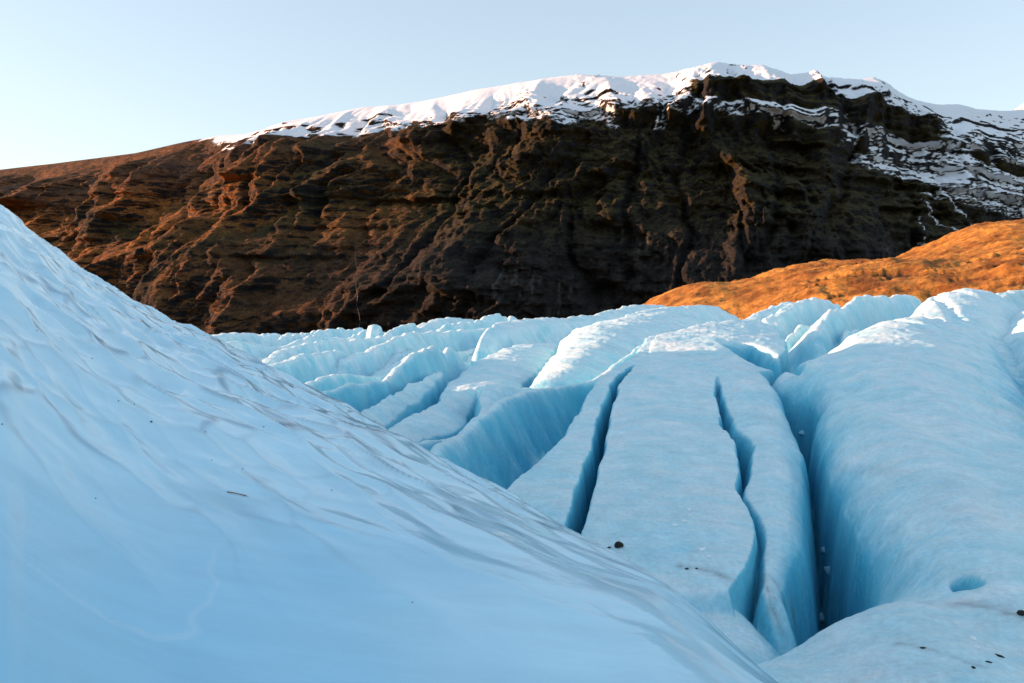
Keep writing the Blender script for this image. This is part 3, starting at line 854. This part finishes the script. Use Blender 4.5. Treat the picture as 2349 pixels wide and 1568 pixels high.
    tone = fbm(Xg / 1.6, Yg / 1.2, 4, 101, .6)
    crust_far_glow = np.clip(sstep(.30, .97, nz + .16 * tone) + .55 * sstep(26, 46, Yg), 0, 1)  # weathered tops; far fins also paled by distance, light shining through painted in
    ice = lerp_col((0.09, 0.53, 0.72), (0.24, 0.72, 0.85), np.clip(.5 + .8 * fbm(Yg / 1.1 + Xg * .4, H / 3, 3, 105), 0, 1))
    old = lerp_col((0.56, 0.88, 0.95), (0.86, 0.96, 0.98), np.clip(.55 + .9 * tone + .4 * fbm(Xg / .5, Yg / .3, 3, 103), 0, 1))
    colr = lerp_col(ice, old, crust_far_glow)
    # ash bands that cross the ice
    ash = sstep(.62, .95, ridged((Xg * .5 + Yg * .35 + 1.4 * H) / 2.4, Xg * .12, 2, 111)) * sstep(.1, .6, fbm(Xg / 3, Yg / 3, 3, 113) + .25)
    colr = lerp_col(colr, np.broadcast_to(np.float32((0.34, 0.36, 0.40)), colr.shape), ash * .12)
    # thin lines of volcanic dirt
    dirt = np.zeros(H.shape)

    def hit(col, row):
        u0 = (col - CX) / FPX
        h = H[:, int(np.argmin(np.abs(u - u0)))]
        y = Yv[int(np.argmax((h > (HZ - row) / FPX * Yv) & (Yv > 6)))]
        return np.array([u0 * y, y])

    for pl, wd in (([(1560, 1300), (1620, 1310), (1672, 1332)], .035), ([(2130, 1384), (2200, 1386), (2260, 1395), (2349, 1418), (2450, 1440)], .05), ([(2060, 1478), (2117, 1490), (2180, 1508), (2250, 1530)], .02),
                   ([(1745, 1330), (1768, 1390), (1795, 1450)], .03), ([(1765, 1325), (1800, 1395), (1828, 1440)], .025)):
        for (a0, b0), (a1, b1) in zip(pl[:-1], pl[1:]):
            p0 = hit(a0, b0); p1 = hit(a1, b1)
            d = p1 - p0
            tt = np.clip(((Xg - p0[0]) * d[0] + (Yg - p0[1]) * d[1]) / (d @ d), 0, 1)
            dist = np.hypot(Xg - p0[0] - tt * d[0], Yg - p0[1] - tt * d[1])
            dirt = np.maximum(dirt, np.exp(-(dist / (wd * 2.2)) ** 2) * .55 + .45 * np.exp(-(dist / (wd * .5)) ** 2))
    dirt *= np.clip(.6 + 1.1 * fbm(Xg / .25, Yg / .25, 3, 117), 0, 1)
    colr = lerp_col(colr, np.broadcast_to(np.float32((0.20, 0.21, 0.23)), colr.shape), np.clip(dirt, 0, 1) * .75)
    root = bpy.data.objects.new('glacier', None)
    COL.objects.link(root)
    root.location = (6, 25, -6)
    tag(root, kind='structure')
    bpy.context.view_layer.update()
    inv = root.matrix_world.inverted()
    # leave out what lies buried under the ice slope
    phi = np.degrees(np.arctan2(Xg, Yg)); rr = np.hypot(Xg, Yg)
    mm, mr = mound_profile(np.degrees(np.arctan(u)))
    mz = mound_z(phi, rr, mm[None, :], mr[None, :])
    buried = H < mz - .6
    keep = ~(buried[:-1, :-1] & buried[1:, 1:] & buried[:-1, 1:] & buried[1:, :-1])
    fl = np.maximum(np.maximum(L[:-1, :-1], L[1:, 1:]), np.maximum(L[:-1, 1:], L[1:, :-1]))
    Q = quads_of(nrow, ncol).reshape(nrow - 1, ncol - 1, 4)
    V = P.reshape(-1, 3) - np.array(root.location)
    C = colr.reshape(-1, 3)
    for i in range(len(FINS) + 1):
        sel = Q[keep & (fl == i)]
        if len(sel) < 4:
            continue
        nm = 'crevasse_floor' if i == 0 else 'ice_ridge'
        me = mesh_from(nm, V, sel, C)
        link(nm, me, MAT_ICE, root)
    return Xg, Yg, H


GX, GY, GZ = build_glacier()


# ------------------------------------------------------------------ small things lying on the ice
U_AX = GX[0] / GY[0]
Y_AX = GY[:, 0]


def on_glacier(col, row, ymin=6.0):
    """first point of the glacier met by the sight line"""
    u = (col - CX) / FPX; m = (HZ - row) / FPX
    j = int(np.argmin(np.abs(U_AX - u)))
    h = GZ[:, j]
    k = int(np.argmax((h > m * Y_AX) & (Y_AX > ymin)))
    y = Y_AX[k]
    return np.array([u * y, y, h[k]])


def on_slope(col, row):
    ph, rad, zg = MOUNT['slope']
    a = math.degrees(math.atan((col - CX) / FPX))
    j = int(np.argmin(np.abs(ph - a)))
    m = (HZ - row) / FPX * math.cos(R(a))
    k = int(np.argmax((zg[:, j] > m * rad) & (rad > .5)))
    r = rad[k]
    return np.array([r * math.sin(R(a)), r * math.cos(R(a)), zg[k, j]])


import bmesh


def lump(name, size, mat, seed, rough=.28, sub=2):
    """a broken, faceted lump with a flattened foot"""
    bm = bmesh.new()
    bmesh.ops.create_icosphere(bm, subdivisions=sub, radius=.5)
    rnd = random.Random(seed)
    cuts = [(Vector((rnd.uniform(-1, 1), rnd.uniform(-1, 1), rnd.uniform(-.4, 1))).normalized(), rnd.uniform(.26, .42)) for _ in range(7)]
    for v in bm.verts:
        for n, d in cuts:
            over = v.co.dot(n) - d
            if over > 0:
                v.co -= n * over
        v.co += Vector((rnd.uniform(-1, 1), rnd.uniform(-1, 1), rnd.uniform(-1, 1))) * rough * .09
        if v.co.z < -.28:
            v.co.z = -.28 - .1 * (v.co.z + .28) * 0
        v.co = Vector((v.co.x * size[0], v.co.y * size[1], (v.co.z + .22) * size[2]))
    me = bpy.data.meshes.new(name)
    bm.to_mesh(me); bm.free()
    return link(name, me, mat)


def put(o, p, rz=0, tilt=(0, 0)):
    o.location = p
    o.rotation_euler = (tilt[0], tilt[1], rz)


def px_size(p, w):
    return w / FPX * p[1]


# stones that can be told apart
STONES = [
    ((1420, 1256), 22, .8, .85, 'black angular stone beside the lower end of the narrow straight crevasse', 0.2),
    ((1397, 1259), 11, .6, .30, 'thin dark stone flake just left of the largest black stone', 0.5),
    ((2345, 1412), 24, .8, .55, 'dark rounded stone cut by the right edge of the picture', 0.1),
    ((2292, 1508), 25, .5, .35, 'long slanting dark stone sliver near the lower right corner', -0.5),
    ((2268, 1522), 15, .5, .35, 'short dark stone sliver just below the long slanting one', -0.4),
    ((2233, 1534), 11, .8, .7, 'small black pebble lowest of the lower right corner stones', 0.0),
    ((2117, 1490), 14, .5, .35, 'flat dark stone chip on the dirt line below the big crevasse', -0.3),
    ((1576, 1309), 10, .6, .45, 'left one of two dark chips on the dirt line at the slab foot', 0.2),
    ((1598, 1307), 8, .7, .45, 'right one of two dark chips on the dirt line at the slab foot', 0.1),
]
for k, ((c_, r_), w, asp, hh, lab, rz) in enumerate(STONES):
    p = on_glacier(c_, r_)
    sz = px_size(p, w)
    o = lump('stone', (sz * 1.05, sz * 1.05 * asp, sz * 1.0 * hh), MAT_STONE, 30 + k)
    put(o, p, rz)
    tag(o, lab, 'stone', 'dark stones on the glacier')

# grit frozen onto the smooth slope
GRIT = [(347, 970, 7), (211, 824, 4), (85, 763, 4), (5, 978, 5), (220, 1148, 4.5), (486, 1059, 4), (556, 1080, 3.5), (605, 983, 4), (471, 993, 4.5), (308, 929, 4), (272, 924, 4), (761, 1126, 4), (946, 1384, 4.5)]
for k, (c_, r_, w) in enumerate(GRIT):
    p = on_slope(c_, r_)
    sz = px_size(p, w)
    o = lump('pebble', (sz, sz * .8, sz * .7), MAT_STONE, 60 + k, sub=1)
    put(o, p, k)
    tag(o, 'largest dark pebble on the smooth blue ice slope' if k == 0 else 'tiny dark grain frozen onto the smooth blue ice slope', 'pebble', 'dark grit on the ice slope')

# a straw lying on the slope
p0 = on_slope(521, 1134); p1 = on_slope(568, 1141)
d = p1 - p0; ln = float(np.linalg.norm(d)); d = d / ln


def tube(name, pts, rads, mat, parent=None, n=7):
    bm = bmesh.new()
    rings = []
    for i, (q, r) in enumerate(zip(pts, rads)):
        t = (Vector(pts[min(i + 1, len(pts) - 1)]) - Vector(pts[max(i - 1, 0)])).normalized()
        a = t.orthogonal().normalized(); b = t.cross(a)
        rings.append([bm.verts.new(Vector(q) + (a * math.cos(2 * math.pi * k / n) + b * math.sin(2 * math.pi * k / n)) * r) for k in range(n)])
    for r0, r1 in zip(rings[:-1], rings[1:]):
        for k in range(n):
            bm.faces.new((r0[k], r0[(k + 1) % n], r1[(k + 1) % n], r1[k]))
    bm.faces.new(rings[0][::-1]); bm.faces.new(rings[-1])
    me = bpy.data.meshes.new(name)
    bm.to_mesh(me); bm.free()
    for f in me.polygons: f.use_smooth = True
    return link(name, me, mat, parent)


straw = bpy.data.objects.new('straw', None)
COL.objects.link(straw)
straw.location = p0
tag(straw, 'thin brown broken straw lying on the smooth blue ice slope', 'straw')
rw = .0021
pts = [tuple(d * ln * t + np.array([0, 0, rw * .9 + .0016 * math.sin(t * 3.1)])) for t in (0, .2, .45, .7, .85)]
tube('stalk', pts, [rw, rw * 1.05, rw, rw * .95, rw * .9], MAT_STRAW, straw)
tip = np.array(pts[-1])
tube('knot', [tuple(tip - d * rw), tuple(tip), tuple(tip + d * rw * 2.0)], [rw * .9, rw * 1.7, rw * .8], MAT_STRAW, straw)
tube('tip', [tuple(tip + d * rw * 1.5), tuple(tip + d * ln * .1 + np.array([0, 0, -.0006])), tuple(tip + d * ln * .2 + np.array([0, 0, -.001]))], [rw * .7, rw * .5, rw * .2], MAT_STRAW, straw)

# white chips scattered on the second slab
CH = [(150, 380, 22), (152, 412, 15), (198, 411, 11), (256, 413, 9), (283, 400, 8), (322, 405, 13), (265, 337, 10), (343, 592, 10), (240, 642, 30), (195, 680, 16), (278, 678, 18), (60, 480, 26), (120, 455, 22), (188, 512, 14), (262, 500, 10)]
for k, (x7, y7, w) in enumerate(CH):
    c_, r_ = (2500 + .5705 * x7) * .6117, (1700 + .5705 * y7) * .6117
    p = on_glacier(c_, r_)
    sz = px_size(p, w * .45)
    o = lump('ice_chip', (sz * 1.2, sz * 1.9, sz * .45), MAT_CHUNK, 90 + k)
    put(o, p - np.array([0, 0, sz * .04]), .3 * k)
    tag(o, 'widest white ice chip near the foot of the broad slab' if k == 8 else 'small white ice chip in the upper scatter on the broad slab between the crevasses' if y7 < 460 else 'small white ice chip in the lower scatter on the broad slab between the crevasses', 'ice chip', 'white ice chips on the slab, upper scatter' if y7 < 460 else 'white ice chips on the slab, lower scatter')
for k, (c_, r_, w, lab) in enumerate([(2232, 1467, 11, 'rounded white ice chip just below the round melt hole'), (2240, 1484, 10, 'lower flat white ice chip below the round melt hole')]):
    p = on_glacier(c_, r_)
    sz = px_size(p, w)
    o = lump('ice_chip', (sz * 1.2, sz * 1.6, sz * .5), MAT_CHUNK, 120 + k)
    put(o, p, .4)
    tag(o, lab, 'ice chip', 'white ice chips by the melt hole')

# blocks of fallen ice jammed in the wide crevasse
CK = [(1908, 1281, 15, 'pale ice block jammed in the middle of the wide crevasse'), (1923, 1322, 20, 'pale ice block hanging below the middle of the wide crevasse'), 
      (1857, 1000, 14, 'pale ice lump in the narrow upper part of the wide crevasse'),
      (1898, 1430, 24, 'rounded ice block at the near foot of the wide crevasse')]
for k, (c_, r_, w, lab) in enumerate(CK):
    # it lodges where the slot is deepest near that spot
    p = min((on_glacier(c_ + dc, r_, 8.9) for dc in range(-24, 13, 2)), key=lambda a: a[2])
    sz = px_size(p, w)
    o = lump('ice_block', (sz * 1.1, sz * 1.5, sz * 1.3), MAT_BLOCK, 150 + k)
    put(o, p + np.array([0, 0, sz * .1]), .7 * k, (.3, .2 * k))
    tag(o, lab, 'ice block', 'fallen ice in the wide crevasse')

# the thread of water down the cliff
WF = [(818, 560), (815, 590), (819, 620), (816, 650), (820, 680), (818, 700), (824, 722), (826, 740), (822, 760), (823, 775)]
pts = []
for q in WF:
    p = on_mountain(*q)
    c_, r_ = q
    y = p[1] - 7.0
    pts.append(PX(c_, r_, y))
tag(tube('waterfall', pts, [.10, .16, .12, .2, .14, .16, .26, .22, .32, .3], MAT_WATER), 'thin white waterfall running down the dark cliff behind the ice', 'waterfall')
